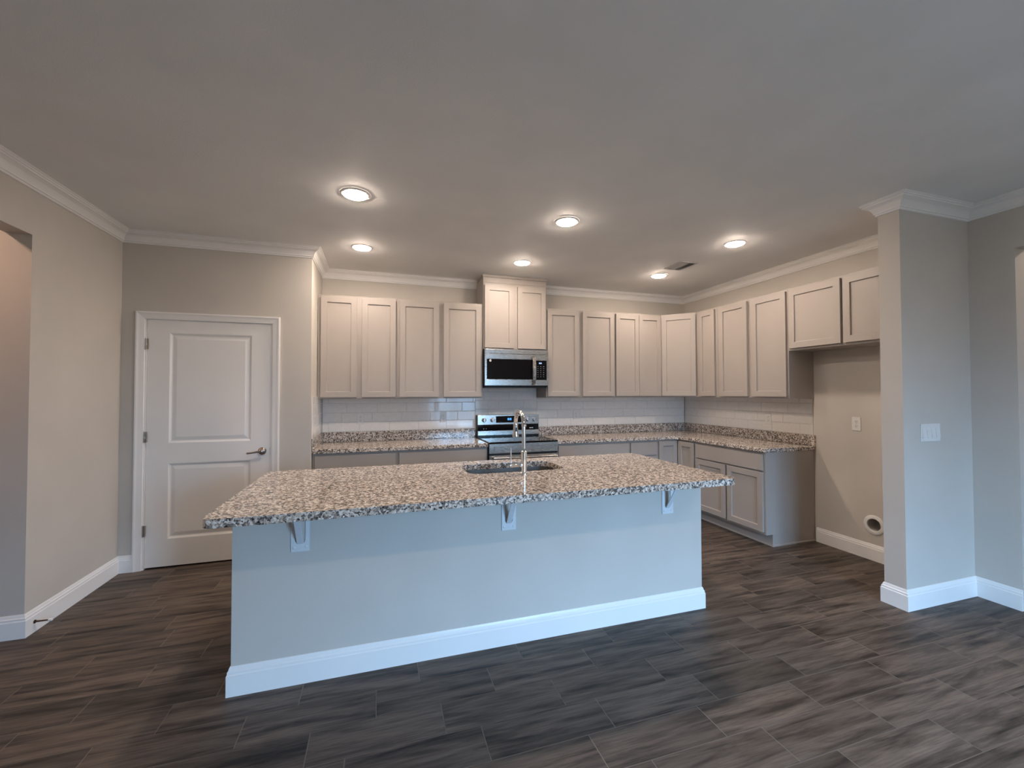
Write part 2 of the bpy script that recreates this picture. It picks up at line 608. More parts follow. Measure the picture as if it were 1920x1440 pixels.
# baseboards
CAS0, CAS1 = -1.297, -0.253
bases = [
    (['baseboard_hall', 'baseboard_left', 'baseboard_pantry'], [(FX0, YJ), (XL, YJ), (XL, YP), (CAS0, YP)]),
    (['baseboard_pantry_end'], [(CAS1, YP), (0, YP)]),
    (['baseboard_right', 'baseboard_stub_back', 'baseboard_stub_end', 'baseboard_stub', 'baseboard_sitting'], [(XR, -1.835), (XR, YS1), (XS, YS1), (XS, YS0), (XR, YS0), (XR, OY0)]),
    (['baseboard_far'], [(XR, OY1), (XR, YREAR)]),
    (['baseboard_near'], [(XL, YREAR), (XL, YJ2)]),
]
for names, path in bases:
    for nm, seg in zip(names, sweep(path, BASE, 0.0)):
        structure(seg.build(nm, 'trim', smooth=25), 'white moulded baseboard along the ' + nm.split('_', 1)[1].replace('_', ' ') + ' wall', 'baseboard')

# ------------------------------------------------------------------ pantry door
dr = thing('door_1', 'white two panel pantry door with lever handle', 'door', (-0.775, YP, 0), kind='structure')
SX0, SX1, SZ0, SZ1 = -1.2244, -0.3246, 0.014, 2.044
w, h = SX1 - SX0, SZ1 - SZ0
pn = [(-1.071 - SX0, -0.474 - SX0, 0.235 - SZ0, 0.852 - SZ0), (-1.071 - SX0, -0.474 - SX0, 1.020 - SZ0, 1.932 - SZ0)]
b = panelled(w, h, 0.035, pn, [(0, 0), (0.006, 0.003), (0.016, 0.011), (0.022, 0.012), (0.046, 0.005), (0.050, 0.004)])
b.xf(Matrix.Translation((SX0, YP + 0.042, SZ0)))
b.build('door_panel', 'door', dr, bevel=0.0)
# casing (profiled)
CP = [(0, 0), (0, 0.018), (0.010, 0.019), (0.020, 0.015), (0.034, 0.014), (0.050, 0.010), (0.056, 0.010), (0.060, 0.007), (0.060, 0)]
cas = MB()
X0, X1, ZT = CAS0, CAS1, 2.100
for side in (0, 1, 2):
    rings = []
    for e in (0, 1):
        ring = []
        for o, d in CP:
            if side == 0:
                p = (X0 + o, YP - d, 0.0 if e == 0 else ZT - o)
            elif side == 1:
                p = ((X0 + o) if e == 0 else (X1 - o), YP - d, ZT - o)
            else:
                p = (X1 - o, YP - d, (ZT - o) if e == 0 else 0.0)
            ring.append(p)
        rings.append(ring)
    cas.rings(rings)
cas.build('door_casing', 'trim', dr, smooth=25)
j = MB()
j.box(DOX0, DOX0 + 0.013, YP - 0.001, YP + T, 0, DOZ)
j.box(DOX1 - 0.013, DOX1, YP - 0.001, YP + T, 0, DOZ)
j.box(DOX0 + 0.013, DOX1 - 0.013, YP - 0.001, YP + T, DOZ - 0.010, DOZ)
j.build('door_jamb', 'trim', dr)
MB().box(DOX0 + 0.013, DOX1 - 0.013, YP + 0.05, YP + T, 0, DOZ - 0.011).build('pantry_shade_block', 'shadow_gap', dr)  # solid dark block behind the slab, paints the shade in the door gaps
for z in (1.835, 1.075, 0.315):
    hb = MB()
    hb.lathe((SX0 - 0.006, YP - 0.005, z - 0.045), [(0.006, 0), (0.006, 0.029), (0.0062, 0.030), (0.006, 0.031), (0.006, 0.06), (0.0062, 0.061), (0.006, 0.09)], n=12)
    hb.box(SX0 - 0.012, SX0 + 0.010, YP - 0.002, YP + 0.001, z - 0.043, z + 0.043)
    hb.build('hinge', 'nickel', dr, smooth=30)
kb = MB()
kx, kz = -0.386, 0.926
kb.lathe((kx, YP + 0.006, kz), [(0.033, 0), (0.033, -0.004), (0.030, -0.010), (0.020, -0.015), (0.013, -0.018), (0.012, -0.034), (0.0165, -0.038), (0.0165, -0.052), (0.010, -0.056)], 'y')
kb.tube([(kx, YP - 0.040, kz), (kx - 0.03, YP - 0.042, kz - 0.001), (kx - 0.07, YP - 0.046, kz - 0.008), (kx - 0.105, YP - 0.046, kz - 0.010)], [0.009, 0.008, 0.0065, 0.008], 12)
kb.build('door_handle', 'nickel', dr, smooth=40, label='satin nickel lever handle')
MB().box(SX1 - 0.001, SX1 + 0.004, YP + 0.001, YP + 0.006, 0.895, 0.955).build('strike_plate', 'nickel', dr)


# ------------------------------------------------------------------ upper cabinets
def root_local(name, label, cat, loc, rot, group):
    return thing(name, label, cat, loc, group, rot)


def upper(label, loc, rot, wdt, dep, z1, doors, dz0, dz1, riser=None, group='wall cabinets'):
    """Local frame: x to the right, y into the wall, z up from the cabinet's bottom (loc.z)."""
    t = root_local('wall_cabinet', label, 'cabinet', loc, rot, group)
    zb = loc[2]
    b = MB().box(0, wdt, -dep, -0.004, 0, z1 - zb)
    b.build('cabinet_box', 'cabinet', t, keep=True, bevel=0.0012)
    for a, c in doors:
        shaker(a, c, dz0 - zb, dz1 - zb, -dep).build('door', 'cabinet', t, keep=True, bevel=0.0012)
    if riser:
        MB().box(0, wdt, -dep - 0.003, -0.004, z1 - zb, riser - zb - 0.028).box(-0.006, wdt + 0.004, -dep - 0.012, -0.004, riser - zb - 0.028, riser - zb).build('riser', 'cabinet', t, keep=True, bevel=0.0012)
    return t


UZ0, UZ1, UD = 1.372, 2.412, 0.3175
D0, D1 = 1.387, 2.390
upper('grey two door wall cabinet against the pantry side wall', (0.004, 0, UZ0), 0, 0.761, UD, UZ1, [(0.028, 0.364), (0.412, 0.743)], D0, D1)
upper('grey two door wall cabinet immediately left of the microwave', (0.765, 0, UZ0), 0, 0.908, UD, UZ1, [(0.022, 0.426), (0.477, 0.886)], D0, D1)
upper('raised two door wall cabinet above the microwave, reaching the ceiling', (1.675, 0, 1.915), 0, 0.750, 0.335, 2.655, [(0.014, 0.350), (0.396, 0.735)], 1.927, 2.622, riser=2.741)
upper('grey two door wall cabinet immediately right of the microwave', (2.427, 0, UZ0), 0, 0.903, UD, UZ1, [(0.013, 0.413), (0.462, 0.885)], D0, D1)
upper('wall cabinet with two touching doors, between microwave side and diagonal corner', (3.330, 0, UZ0), 0, 0.668, UD, UZ1, [(0.008, 0.329), (0.333, 0.650)], D0, D1)
# diagonal corner
t = thing('corner_wall_cabinet', 'diagonal single door wall cabinet in the back corner', 'cabinet', (4.0, 0, UZ0), 'wall cabinets')
MB().prism([(4.0, -0.004), (4.0, -UD), (4.2925, -0.61), (4.606, -0.61), (4.606, -0.004)], UZ0, UZ1).build('cabinet_box', 'cabinet', t, bevel=0.0012)
dl = math.hypot(0.2925, 0.2925)
sd = shaker(0.008, dl - 0.010, D0, D1, 0)
sd.xf(Matrix.Translation((4.0, -UD, 0)) @ Matrix.Rotation(-PI / 4, 4, 'Z'))
sd.build('door', 'cabinet', t, bevel=0.0012)
RR = -PI / 2
upper('narrow single door wall cabinet on the right wall beside the diagonal corner', (XR, -0.612, UZ0), RR, 0.336, UD, UZ1, [(0.058, 0.305)], D0, D1)
upper('grey two door wall cabinet on the right wall, next to the short refrigerator cabinet', (XR, -0.950, UZ0), RR, 0.878, UD, UZ1, [(0.040, 0.420), (0.480, 0.866)], D0, D1)
upper('short two door wall cabinet above the empty refrigerator space', (XR, -1.830, 1.822), RR, 1.004, UD, UZ1, [(0.018, 0.487), (0.508, 0.985)], 1.842, D1)


# ------------------------------------------------------------------ base cabinets
def base(label, loc, rot, wdt, dep, doors, drawers, end=None):
    t = thing('base_cabinet', label, 'cabinet', loc, 'base cabinets', rot)
    b = MB().box(0, wdt, -dep, -0.004, 0.11, 0.873)
    b.box(0, wdt, -dep + 0.075, -0.004, 0.0, 0.11)
    b.build('cabinet_box', 'cabinet', t, keep=True, bevel=0.001)
    for a, c, z0, z1 in doors:
        shaker(a, c, z0, z1, -dep).build('door', 'cabinet', t, keep=True, bevel=0.0012)
    for a, c, z0, z1 in drawers:
        slab(a, c, z0, z1, -dep).build('drawer_front', 'cabinet', t, keep=True, bevel=0.002)
    if end:
        MB().box(wdt - 0.001, wdt + 0.012, -dep + 0.068, -0.004, 0, 0.016).box(0, wdt + 0.012, -dep + 0.062, -dep + 0.075, 0, 0.016).build('shoe_moulding', 'cabinet', t, keep=True, bevel=0.003)
    return t


BD = 0.61
dz = (0.135, 0.688)
wz = (0.702, 0.851)
base('base cabinet with wide drawer against the pantry side wall', (0.004, 0, 0), 0, 0.753, BD, [(0.022, 0.372, *dz), (0.376, 0.735, *dz)], [(0.022, 0.735, *wz)])
base('base cabinet with wide drawer immediately left of the range', (0.757, 0, 0), 0, 0.899, BD, [(0.016, 0.446, *dz), (0.450, 0.882, *dz)], [(0.016, 0.882, *wz)])
base('base cabinet with wide drawer immediately right of the range', (2.427, 0, 0), 0, 0.905, BD, [(0.016, 0.450, *dz), (0.454, 0.893, *dz)], [(0.016, 0.893, *wz)])
base('narrow base cabinet with one drawer next to the corner base cabinet', (3.332, 0, 0), 0, 0.378, BD, [(0.014, 0.362, *dz)], [(0.014, 0.362, *wz)])
t = thing('corner_base_cabinet', 'corner base cabinet with two tall narrow doors meeting at a right angle', 'cabinet', (3.710, 0, 0), 'base cabinets')
MB().prism([(3.710, -0.004), (3.710, -BD), (4.0, -BD), (4.0, -0.920), (4.606, -0.920), (4.606, -0.004)], 0.11, 0.873).prism([(3.710, -0.004), (3.710, -0.535), (4.075, -0.535), (4.075, -0.920), (4.606, -0.920), (4.606, -0.004)], 0, 0.11).build('cabinet_box', 'cabinet', t, bevel=0.001)
shaker(3.725, 3.976, 0.135, 0.858, -BD).build('door', 'cabinet', t, bevel=0.0012)
s2 = shaker(0.034, 0.292, 0.135, 0.858, 0)
s2.xf(Matrix.Translation((4.0, -BD, 0)) @ Matrix.Rotation(RR, 4, 'Z'))
s2.build('door', 'cabinet', t, bevel=0.0012)
base('wide base cabinet at the end of the right wall, beside the refrigerator space', (XR, -0.921, 0), RR, 0.899, BD, [(0.010, 0.436, *dz), (0.460, 0.880, *dz)], [(0.010, 0.880, *wz)], end=True)


# ------------------------------------------------------------------ countertops
def rounded(x0, x1, y0, y1, r, n=6):
    pts = []
    for cx, cy, a0 in ((x1 - r, y1 - r, 0), (x0 + r, y1 - r, 90), (x0 + r, y0 + r, 180), (x1 - r, y0 + r, 270)):
        for i in range(n + 1):
            a = math.radians(a0 + 90 * i / n)
            pts.append((cx + r * math.cos(a), cy + r * math.sin(a)))
    return pts


def slab_mesh(name, outer, z0, z1, parent, hole=None):
    bm = bmesh.new()
    def loop(pts, z):
        vs = [bm.verts.new((x, y, z)) for x, y in pts]
        return vs, [bm.edges.new((vs[i], vs[(i + 1) % len(vs)])) for i in range(len(vs))]
    tops, bots, es_t, es_b = [], [], [], []
    for pts in [outer] + ([hole] if hole else []):
        v1, e1 = loop(pts, z1); v0, e0 = loop(pts, z0)
        es_t += e1; es_b += e0
        for i in range(len(pts)):
            j = (i + 1) % len(pts)
            bm.faces.new((v0[i], v0[j], v1[j], v1[i]))
    bmesh.ops.triangle_fill(bm, use_beauty=True, edges=es_t)
    bmesh.ops.triangle_fill(bm, use_beauty=True, edges=es_b)
    bmesh.ops.dissolve_limit(bm, angle_limit=0.01, verts=bm.verts, edges=bm.edges) if not hole else None
    bmesh.ops.recalc_face_normals(bm, faces=bm.faces)
    off = parent_loc(parent)
    bmesh.ops.translate(bm, verts=bm.verts, vec=-off)
    me = bpy.data.meshes.new(name); bm.to_mesh(me); bm.free()
    me.materials.append(M['granite'])
    o = bpy.data.objects.new(name, me); COL.objects.link(o); o.parent = parent
    b = o.modifiers.new('bevel', 'BEVEL'); b.width, b.segments, b.limit_method, b.angle_limit = 0.005, 2, 'ANGLE', math.radians(50)
    return o


CZ0, CZ1 = 0.8735, 0.912
t = thing('countertop', 'granite countertop left of the range, against the pantry side wall', 'countertop', (0.8, -0.32, CZ0))
slab_mesh('slab', [(0.002, -0.002), (0.002, -0.640), (1.657, -0.640), (1.657, -0.002)], CZ0, CZ1, t)
MB().box(0.022, 1.657, -0.022, -0.002, CZ1, 1.013).build('backsplash', 'granite', t, bevel=0.003)
MB().box(0.002, 0.022, -0.636, -0.002, CZ1, 1.013).build('side_splash', 'granite', t, bevel=0.003)
t = thing('countertop', 'L shaped granite countertop right of the range, turning the corner', 'countertop', (3.5, -0.32, CZ0))
slab_mesh('slab', [(2.425, -0.002), (2.425, -0.640), (3.925, -0.640), (3.970, -0.685), (3.970, -1.838), (4.608, -1.838), (4.608, -0.002)], CZ0, CZ1, t)
MB().box(2.425, 4.588, -0.022, -0.002, CZ1, 1.013).build('backsplash', 'granite', t, bevel=0.003)
MB().box(4.588, 4.608, -1.838, -0.002, CZ1, 1.013).build('backsplash', 'granite', t, bevel=0.003)

# ------------------------------------------------------------------ wall tile
def tiles(name, label, spans, wall, flip):
    """spans: (u0,u1,z0,z1) areas; each tile a bevelled, very slightly tilted face."""
    rnd = random.Random(11 + len(label))
    b, bk = MB(), MB()
    TWd, TH, G = 0.312, 0.1025, 0.0022
    for (u0, u1, z0, z1, ph) in spans:
        row = 0
        z = z0
        while z < z1 - 0.004:
            zt = min(z + TH, z1)
            shift = (1.502 + ph + 0.13 * ((row - 2) % 3)) % TWd
            u = u0 - TWd + ((shift - u0) % TWd)
            while u < u1 - 0.002:
                a, c = max(u, u0) + G / 2, min(u + TWd, u1) - G / 2
                if c - a > 0.004:
                    d, e = z + G / 2, zt - G / 2
                    bv = min(0.003, (c - a) * .3, (e - d) * .3)
                    t1, t2 = rnd.uniform(-.0004, .0004), rnd.uniform(-.00025, .00025)
                    fr = [0.0095 + s1 * t1 + s2 * t2 for s1, s2 in ((-1, -1), (1, -1), (1, 1), (-1, 1))]
                    vs = [(a, 0.004, d), (c, 0.004, d), (c, 0.004, e), (a, 0.004, e),
                          (a + bv, fr[0], d + bv), (c - bv, fr[1], d + bv), (c - bv, fr[2], e - bv), (a + bv, fr[3], e - bv)]
                    b.add([wall(*p) for p in vs], [(4, 5, 6, 7), (0, 1, 5, 4), (1, 2, 6, 5), (2, 3, 7, 6), (3, 0, 4, 7)])
                u += TWd
            z += TH
            row += 1
        q = [wall(u0, 0.001, z0), wall(u1, 0.001, z0), wall(u1, 0.001, z1), wall(u0, 0.001, z1),
             wall(u0, 0.0072, z0), wall(u1, 0.0072, z0), wall(u1, 0.0072, z1), wall(u0, 0.0072, z1)]
        bk.add(q, [(0, 3, 2, 1), (4, 5, 6, 7), (0, 1, 5, 4), (1, 2, 6, 5), (2, 3, 7, 6), (3, 0, 4, 7)])
    t = thing(name, label, 'backsplash', wall(spans[0][0], 0, spans[0][2]))
    b.build('tile_field', 'tile', t)
    bk.build('grout', 'tile_grout', t)
    return t


TZ = 1.0145
tiles('tile_backsplash', 'glossy white plank tile backsplash along the back wall behind the range', [(0.012, 1.660, TZ, 1.371, 0), (1.660, 2.424, 0.93, 1.49, 0), (2.424, 4.598, TZ, 1.371, 0)], lambda u, d, z: (u, -d, z), 0)
tiles('tile_backsplash', 'glossy white tile strip on the narrow pantry side wall', [(0.004, 0.660, TZ, 1.400, 0.1)], lambda u, d, z: (d, -u, z), 1)
tiles('tile_backsplash', 'glossy white tile backsplash on the right wall above the granite', [(0.012, 1.815, TZ, 1.371, 0.05)], lambda u, d, z: (XR - d, -u, z), 1)

# ------------------------------------------------------------------ range
RX0, RX1 = 1.662, 2.421
RW = RX1 - RX0
t = thing('range', 'stainless electric range with black glass cooktop and rear control panel', 'stove', ((RX0 + RX1) / 2, -0.34, 0))
MB().box(RX0, RX1, -0.645, -0.014, 0.06, 0.904).box(RX0 + .03, RX1 - .03, -0.58, -0.02, 0.0, 0.06).build('body', 'black', t, bevel=0.003)
MB().box(RX0 - 0.0015, RX1 + 0.0015, -0.665, -0.095, 0.905, 0.921).build('cooktop', 'black_glass', t, bevel=0.004, label='black glass cooktop')
for cx, cy, r in ((RX0 + .20, -.50, .105), (RX0 + .56, -.50, .085), (RX0 + .20, -.24, .075), (RX0 + .56, -.24, .095)):
    rnb = MB()
    for i in range(40):
        a, b2 = 2 * PI * i / 40, 2 * PI * (i + 1) / 40
        vs = []
        for rr in (r, r - .004):
            vs += [(cx + rr * math.cos(a), cy + rr * math.sin(a), .9214), (cx + rr * math.cos(b2), cy + rr * math.sin(b2), .9214)]
        rnb.add(vs, [(0, 1, 3, 2)])
    rnb.build('burner_ring', 'mark_dim', t)
fp = panelled(RW, 0.098, 0.02, [(0.05, RW - 0.03, 0.018, 0.066)], [(0, 0), (0.001, 0.002), (0.003, 0.002), (0.004, 0.0)])
fp.xf(Matrix.Translation((RX0, -0.645, 0.806)))
fp.build('front_panel', 'steel', t, bevel=0.002)
od = panelled(RW, 0.56, 0.03, [(0.06, RW - 0.06, 0.10, 0.43)], [(0, 0), (0.002, 0.004)])
od.xf(Matrix.Translation((RX0, -0.645, 0.225)))
dd = od.build('oven_door', 'steel', t, bevel=0.003)
MB().box(RX0 + .065, RX1 - .065, -0.674, -0.6715, 0.33, 0.65).build('window', 'black_glass', dd)
hd = MB().tube([(RX0 + .03, -0.715, 0.762), (RX1 - .03, -0.715, 0.762)], 0.013, 16)
for x in (RX0 + .06, RX1 - .06):
    hd.tube([(x, -0.674, 0.762), (x, -0.715, 0.762)], 0.009, 12)
hd.build('handle', 'steel', dd, smooth=40)
MB().box(RX0, RX1, -0.672, -0.645, 0.075, 0.215).build('drawer', 'steel', t, bevel=0.003)
MB().box(RX0 + 0.003, RX1 - 0.003, -0.09, -0.014, 0.905, 1.170).build('control_housing', 'black', t, bevel=0.003)
MB().box(RX0 + 0.004, RX1 - 0.002, -0.100, -0.088, 1.058, 1.172).build('control_panel', 'steel', t, bevel=0.003)
MB().box(RX0 + 0.010, RX1 - 0.004, -0.094, -0.088, 0.990, 1.056).build('black_strip', 'black_glass', t)
MB().box(RX0 + 0.006, RX1 - 0.003, -0.103, -0.088, 0.936, 0.989).build('lower_trim', 'steel', t, bevel=0.003)
dp = MB().box(1.885, 2.205, -0.1025, -0.099, 1.080, 1.156).build('display', 'black_glass', t)


def seg_digit(b, x, z, w, h, on, y, th):
    s = {'a': (x, x + w, z + h - th, z + h), 'g': (x, x + w, z + h / 2 - th / 2, z + h / 2 + th / 2), 'd': (x, x + w, z, z + th),
         'f': (x, x + th, z + h / 2, z + h), 'b': (x + w - th, x + w, z + h / 2, z + h), 'e': (x, x + th, z, z + h / 2), 'c': (x + w - th, x + w, z, z + h / 2)}
    for k in on:
        a, c, d, e = s[k]
        b.box(a, c, y - 0.0006, y, d, e)


db = MB()
for i in range(2):
    seg_digit(db, 2.026 + i * 0.026, 1.108, 0.020, 0.024, 'abcdefg', -0.1026, 0.005)
db.build('display_digits', 'digits', dp)
for x in (1.742, 1.842, 2.272, 2.356):
    kb = MB().lathe((x, -0.100, 1.113), [(0.027, 0), (0.027, -0.004), (0.021, -0.006), (0.019, -0.026), (0.016, -0.028)], 'y', 24)
    kb.box(x - 0.0055, x + 0.0055, -0.136, -0.126, 1.093, 1.133)
    kb.build('knob', 'knob', t, smooth=35)
for x0, x1 in ((1.735, 1.745), (1.765, 1.773), (2.300, 2.322), (2.328, 2.348)):
    MB().box(x0, x1, -0.0946, -0.094, 1.008, 1.016).build('printed_mark', 'mark', t)

# ------------------------------------------------------------------ microwave
t = thing('microwave', 'stainless over the range microwave with black window and curved handle', 'microwave', (2.05, -0.2, 1.486))
MX0, MX1, MY = 1.679, 2.421, -0.40
MB().box(MX0 - .001, MX1, MY + 0.028, -0.016, 1.500, 1.912).box(MX0 + .004, MX1 - .004, MY + 0.035, -0.10, 1.486, 1.500).build('body', 'black', t, bevel=0.004)
MB().box(MX0, MX1, MY, MY + 0.028, 1.860, 1.910).build('vent_strip', 'steel', t, bevel=0.003)
dbm = panelled(2.2545 - MX0, 1.858 - 1.510, 0.028, [(0.022, 2.2555 - MX0 - 0.020, 1.577 - 1.510, 1.802 - 1.510)], [(0, 0), (0.001, 0.003)])
dbm.xf(Matrix.Translation((MX0, MY + 0.028, 1.510)))
md = dbm.build('door', 'steel', t, bevel=0.002)
MB().box(MX0 + .024, 2.2335, MY + 0.0015, MY + 0.004, 1.579, 1.800).build('window', 'black_glass', md)
h = MB().tube([(2.236, MY + 0.002, 1.838), (2.238, MY - 0.022, 1.825), (2.240, MY - 0.040, 1.77), (2.240, MY - 0.046, 1.68), (2.240, MY - 0.040, 1.59), (2.238, MY - 0.022, 1.535), (2.236, MY + 0.002, 1.522)], 0, square=(0.017, 0.007))
h.build('handle', 'steel', md, smooth=30, bevel=0.003)
lg = MB().lathe((1.742, MY + 0.0015, 1.783), [(0.013, 0), (0.013, -0.0006)], 'y', 24)
lg.build('logo_disc', 'mark', md)
MB().box(1.742, 1.757, MY + 0.0002, MY + 0.0006, 1.782, 1.787).box(1.741, 1.744, MY + 0.0002, MY + 0.0006, 1.778, 1.790).build('logo_notch', 'black', md)
cp = panelled(MX1 - 2.2575, 1.858 - 1.510, 0.028, [(0.008, MX1 - 2.2575 - 0.018, 1.573 - 1.510, 1.794 - 1.510)], [(0, 0), (0.001, 0.003)])
cp.xf(Matrix.Translation((2.2575, MY + 0.028, 1.510)))
cpo = cp.build('control_panel', 'steel', t, bevel=0.002)
MB().box(2.2675, MX1 - 0.020, MY + 0.0015, MY + 0.004, 1.575, 1.792).build('keypad', 'black_glass', cpo)
db = MB()
for i in range(2):
    seg_digit(db, 2.309 + i * 0.018, 1.755, 0.013, 0.015, 'abcdefg', MY + 0.0014, 0.0035)
db.build('display_digits', 'digits_pale', cpo)
for r in range(6):
    for c in range(3):
        x, z = 2.295 + c * 0.035, 1.725 - r * 0.023
        MB().box(x - .006, x + .006, MY + 0.001, MY + 0.0014, z - .002, z + .002).build('key_mark', 'mark_dim', cpo)

# ------------------------------------------------------------------ island
IX0, IX1, IY0, IY1 = -0.077, 2.648, -2.526, -1.745
t = thing('kitchen_island', 'kitchen island base with greige painted front and white baseboard', 'island', ((IX0 + IX1) / 2, (IY0 + IY1) / 2, 0))
b = MB()
b.box(IX0, IX1, IY0, IY0 + 0.12, 0, CZ0)
b.box(IX0, IX0 + 0.06, IY0 + 0.12, IY1, 0, CZ0)
b.box(IX1 - 0.06, IX1, IY0 + 0.12, IY1, 0, CZ0)
b.build('body', 'wall', t)
b = MB()
b.box(IX0 + .06, IX1 - .06, IY1 - 0.018, IY1, 0.11, CZ0)
b.box(IX0 + .06, IX1 - .06, IY1 - 0.09, IY1 - 0.075, 0, 0.11)
b.build('cabinet_back', 'cabinet', t)
for i in range(4):
    x0 = IX0 + .07 + i * 0.648
    s = shaker(0.01, 0.64, 0.135, 0.69, 0).xf(Matrix.Translation((x0 + 0.648, IY1, 0)) @ Matrix.Rotation(PI, 4, 'Z'))
    s.build('door', 'cabinet', t, bevel=0.0012)
    s = slab(0.01, 0.64, 0.705, 0.858, 0).xf(Matrix.Translation((x0 + 0.648, IY1, 0)) @ Matrix.Rotation(PI, 4, 'Z'))
    s.build('drawer_front', 'cabinet', t, bevel=0.0012)
bb = MB()
for seg in sweep([(IX1, IY1), (IX1, IY0), (IX0, IY0), (IX0, IY1)], [(-o, h) for o, h in BASE], 0.0):
    bb.add(seg.v, seg.f)
bb.build('baseboard', 'trim', t, smooth=25, label='white moulded baseboard around the island foot')

TLX, TRX, TFY, TBY = -0.110, 2.662, -2.825, -1.700
SK = (1.140, 1.812, -2.215, -1.850)
t = thing('island_countertop', 'large speckled granite countertop with rounded corners on the island', 'countertop', ((TLX + TRX) / 2, (TFY + TBY) / 2, CZ0))
slab_mesh('slab', rounded(TLX, TRX, TFY, TBY, 0.045), CZ0 + 0.0005, CZ1 + 0.001, t, hole=rounded(*SK, 0.085, 8))

# sink
t = thing('kitchen_sink', 'stainless undermount sink set into the island countertop', 'sink', ((SK[0] + SK[1]) / 2, (SK[2] + SK[3]) / 2, 0.66))
e = 0.006
rs = []
for ins, z, r in ((-0.022, 0.8725, 0.10), (-0.004, 0.8725, 0.088), (-0.004, 0.868, 0.088), (0.000, 0.74, 0.085), (0.006, 0.695, 0.08), (0.03, 0.675, 0.06), (0.25 * 0.6, 0.669, 0.03)):
    rs.append([(x, y, z) for x, y in rounded(SK[0] + ins, SK[1] - ins, SK[2] + ins, SK[3] - ins, r, 8)])
MB().rings(rs, cap0=False, cap1=True).build('basin', 'basin', t, smooth=50)
MB().lathe((1.476, -2.03, 0.6695), [(0.055, 0), (0.055, 0.003), (0.045, 0.003), (0.038, 0.001), (0.010, 0.001)], 'z').build('drain', 'chrome', t, smooth=30)

# faucet
FX, FY = 1.477, -2.290
FZ = CZ1 + 0.001
t = thing('kitchen_faucet', 'tall chrome gooseneck faucet with pull down spray head', 'faucet', (FX, FY, FZ))
MB().lathe((FX, FY, FZ), [(0.028, 0), (0.028, 0.006), (0.024, 0.010), (0.0195, 0.013), (0.0195, 0.132), (0.0215, 0.134), (0.0215, 0.140), (0.016, 0.144), (0.0135, 0.148)], 'z').build('base', 'chrome', t, smooth=35)
R = 0.092
zc = FZ + 0.300
pts = [(FX, FY, FZ + 0.16), (FX, FY, FZ + 0.23), (FX, FY, zc)]
for i in range(1, 25):
    a = PI * i / 24
    pts.append((FX + 0.004 * i / 24, FY + R - R * math.cos(a), zc + R * math.sin(a)))
pts.append((FX + 0.004, FY + 2 * R, zc - 0.008))
MB().tube(pts, 0.0130, 20).build('spout', 'chrome', t, smooth=60)
MB().lathe((FX + 0.001, FY, zc + 0.002), [(0.0150, 0), (0.0165, 0.003), (0.0165, 0.010), (0.0150, 0.013)], 'z', cap0=False, cap1=False).build('collar', 'chrome', t, smooth=35)
hx, hy = FX + 0.004, FY + 2 * R
sh = MB().lathe((hx, hy, zc), [(0.0165, 0.006), (0.0180, 0.002), (0.0165, -0.004), (0.0165, -0.030), (0.0205, -0.066), (0.023, -0.078), (0.022, -0.084), (0.012, -0.084)], 'z').build('spray_head', 'chrome', t, smooth=35)
MB().box(hx - 0.006, hx + 0.006, hy - 0.0205, hy - 0.014, zc - 0.046, zc - 0.018).build('spray_button', 'black', sh)
MB().lathe((FX - 0.015, FY, FZ + 0.058), [(0.0135, 0), (0.0135, -0.062), (0.0145, -0.064), (0.0145, -0.080), (0.012, -0.082)], 'x').tube([(FX - 0.087, FY, FZ + 0.06), (FX - 0.087, FY, FZ + 0.165)], [0.0055, 0.0045], 12).build('lever', 'chrome', t, smooth=35)


# countertop brackets
def bracket(x, label):
    hw = 0.0425
    t = thing('countertop_bracket', label, 'bracket', (x, IY0, 0.645), 'white brackets under the island overhang')
    iw, zb, zr, zt = 0.0225, 0.645, 0.700, 0.8715
    pl = [(-hw, zb), (hw, zb), (hw, zt), (iw, zt), (iw, zr)] + [(iw * math.cos(a), zr - 0.016 * math.sin(a)) for a in (PI * k / 10 for k in range(1, 10))] + [(-iw, zr), (-iw, zt), (-hw, zt)]
    b = MB().prism([(x + u, v) for u, v in pl], 0, 0.005)
    b.xf(Matrix.Translation((0, IY0 - 0.001, 0)) @ Matrix.Rotation(PI / 2, 4, 'X'))
    b.build('wall_plate', 'bracket', t, bevel=0.001)
    MB().box(x - hw, x + hw, IY0 - 0.20, IY0 - 0.0065, 0.8665, 0.8725).build('top_plate', 'bracket', t, bevel=0.0015)
    MB().tube([(x, IY0 - 0.0045, 0.684), (x, IY0 - 0.016, 0.700), (x, IY0 - 0.128, 0.8665)], 0, square=(0.0150, 0.0025)).build('strut', 'bracket', t, bevel=0.001)
    for s in (-1, 1):
        MB().lathe((x + s * 0.028, IY0 - 0.006, 0.666), [(0.008, 0), (0.0075, -0.002), (0.004, -0.0035)], 'y', 14).build('screw', 'bracket', t, smooth=40)
    return t


bracket(0.2185, 'white metal bracket under the island overhang, nearest the pantry door')
bracket(1.3025, 'white metal bracket under the island overhang, below the faucet')
bracket(2.381, 'white metal bracket under the island overhang, at the refrigerator end')


# ------------------------------------------------------------------ ceiling lights
def downlight(x, y, label, m, group):
    t = thing('recessed_light', label, 'ceiling light', (x, y, H), group)
    MB().lathe((x, y, H), [(0.096, -0.0005), (0.096, -0.004), (0.088, -0.008), (0.076, -0.008), (0.074, -0.003)], 'z', 40, cap0=False, cap1=False).build('trim_ring', 'trim', t, smooth=40)
    MB().lathe((x, y, H), [(0.0745, -0.004), (0.071, -0.012), (0.058, -0.017), (0.035, -0.0205), (0.008, -0.022)], 'z', 40, cap0=True, cap1=True).build('lens', m, t, smooth=60)
    return t


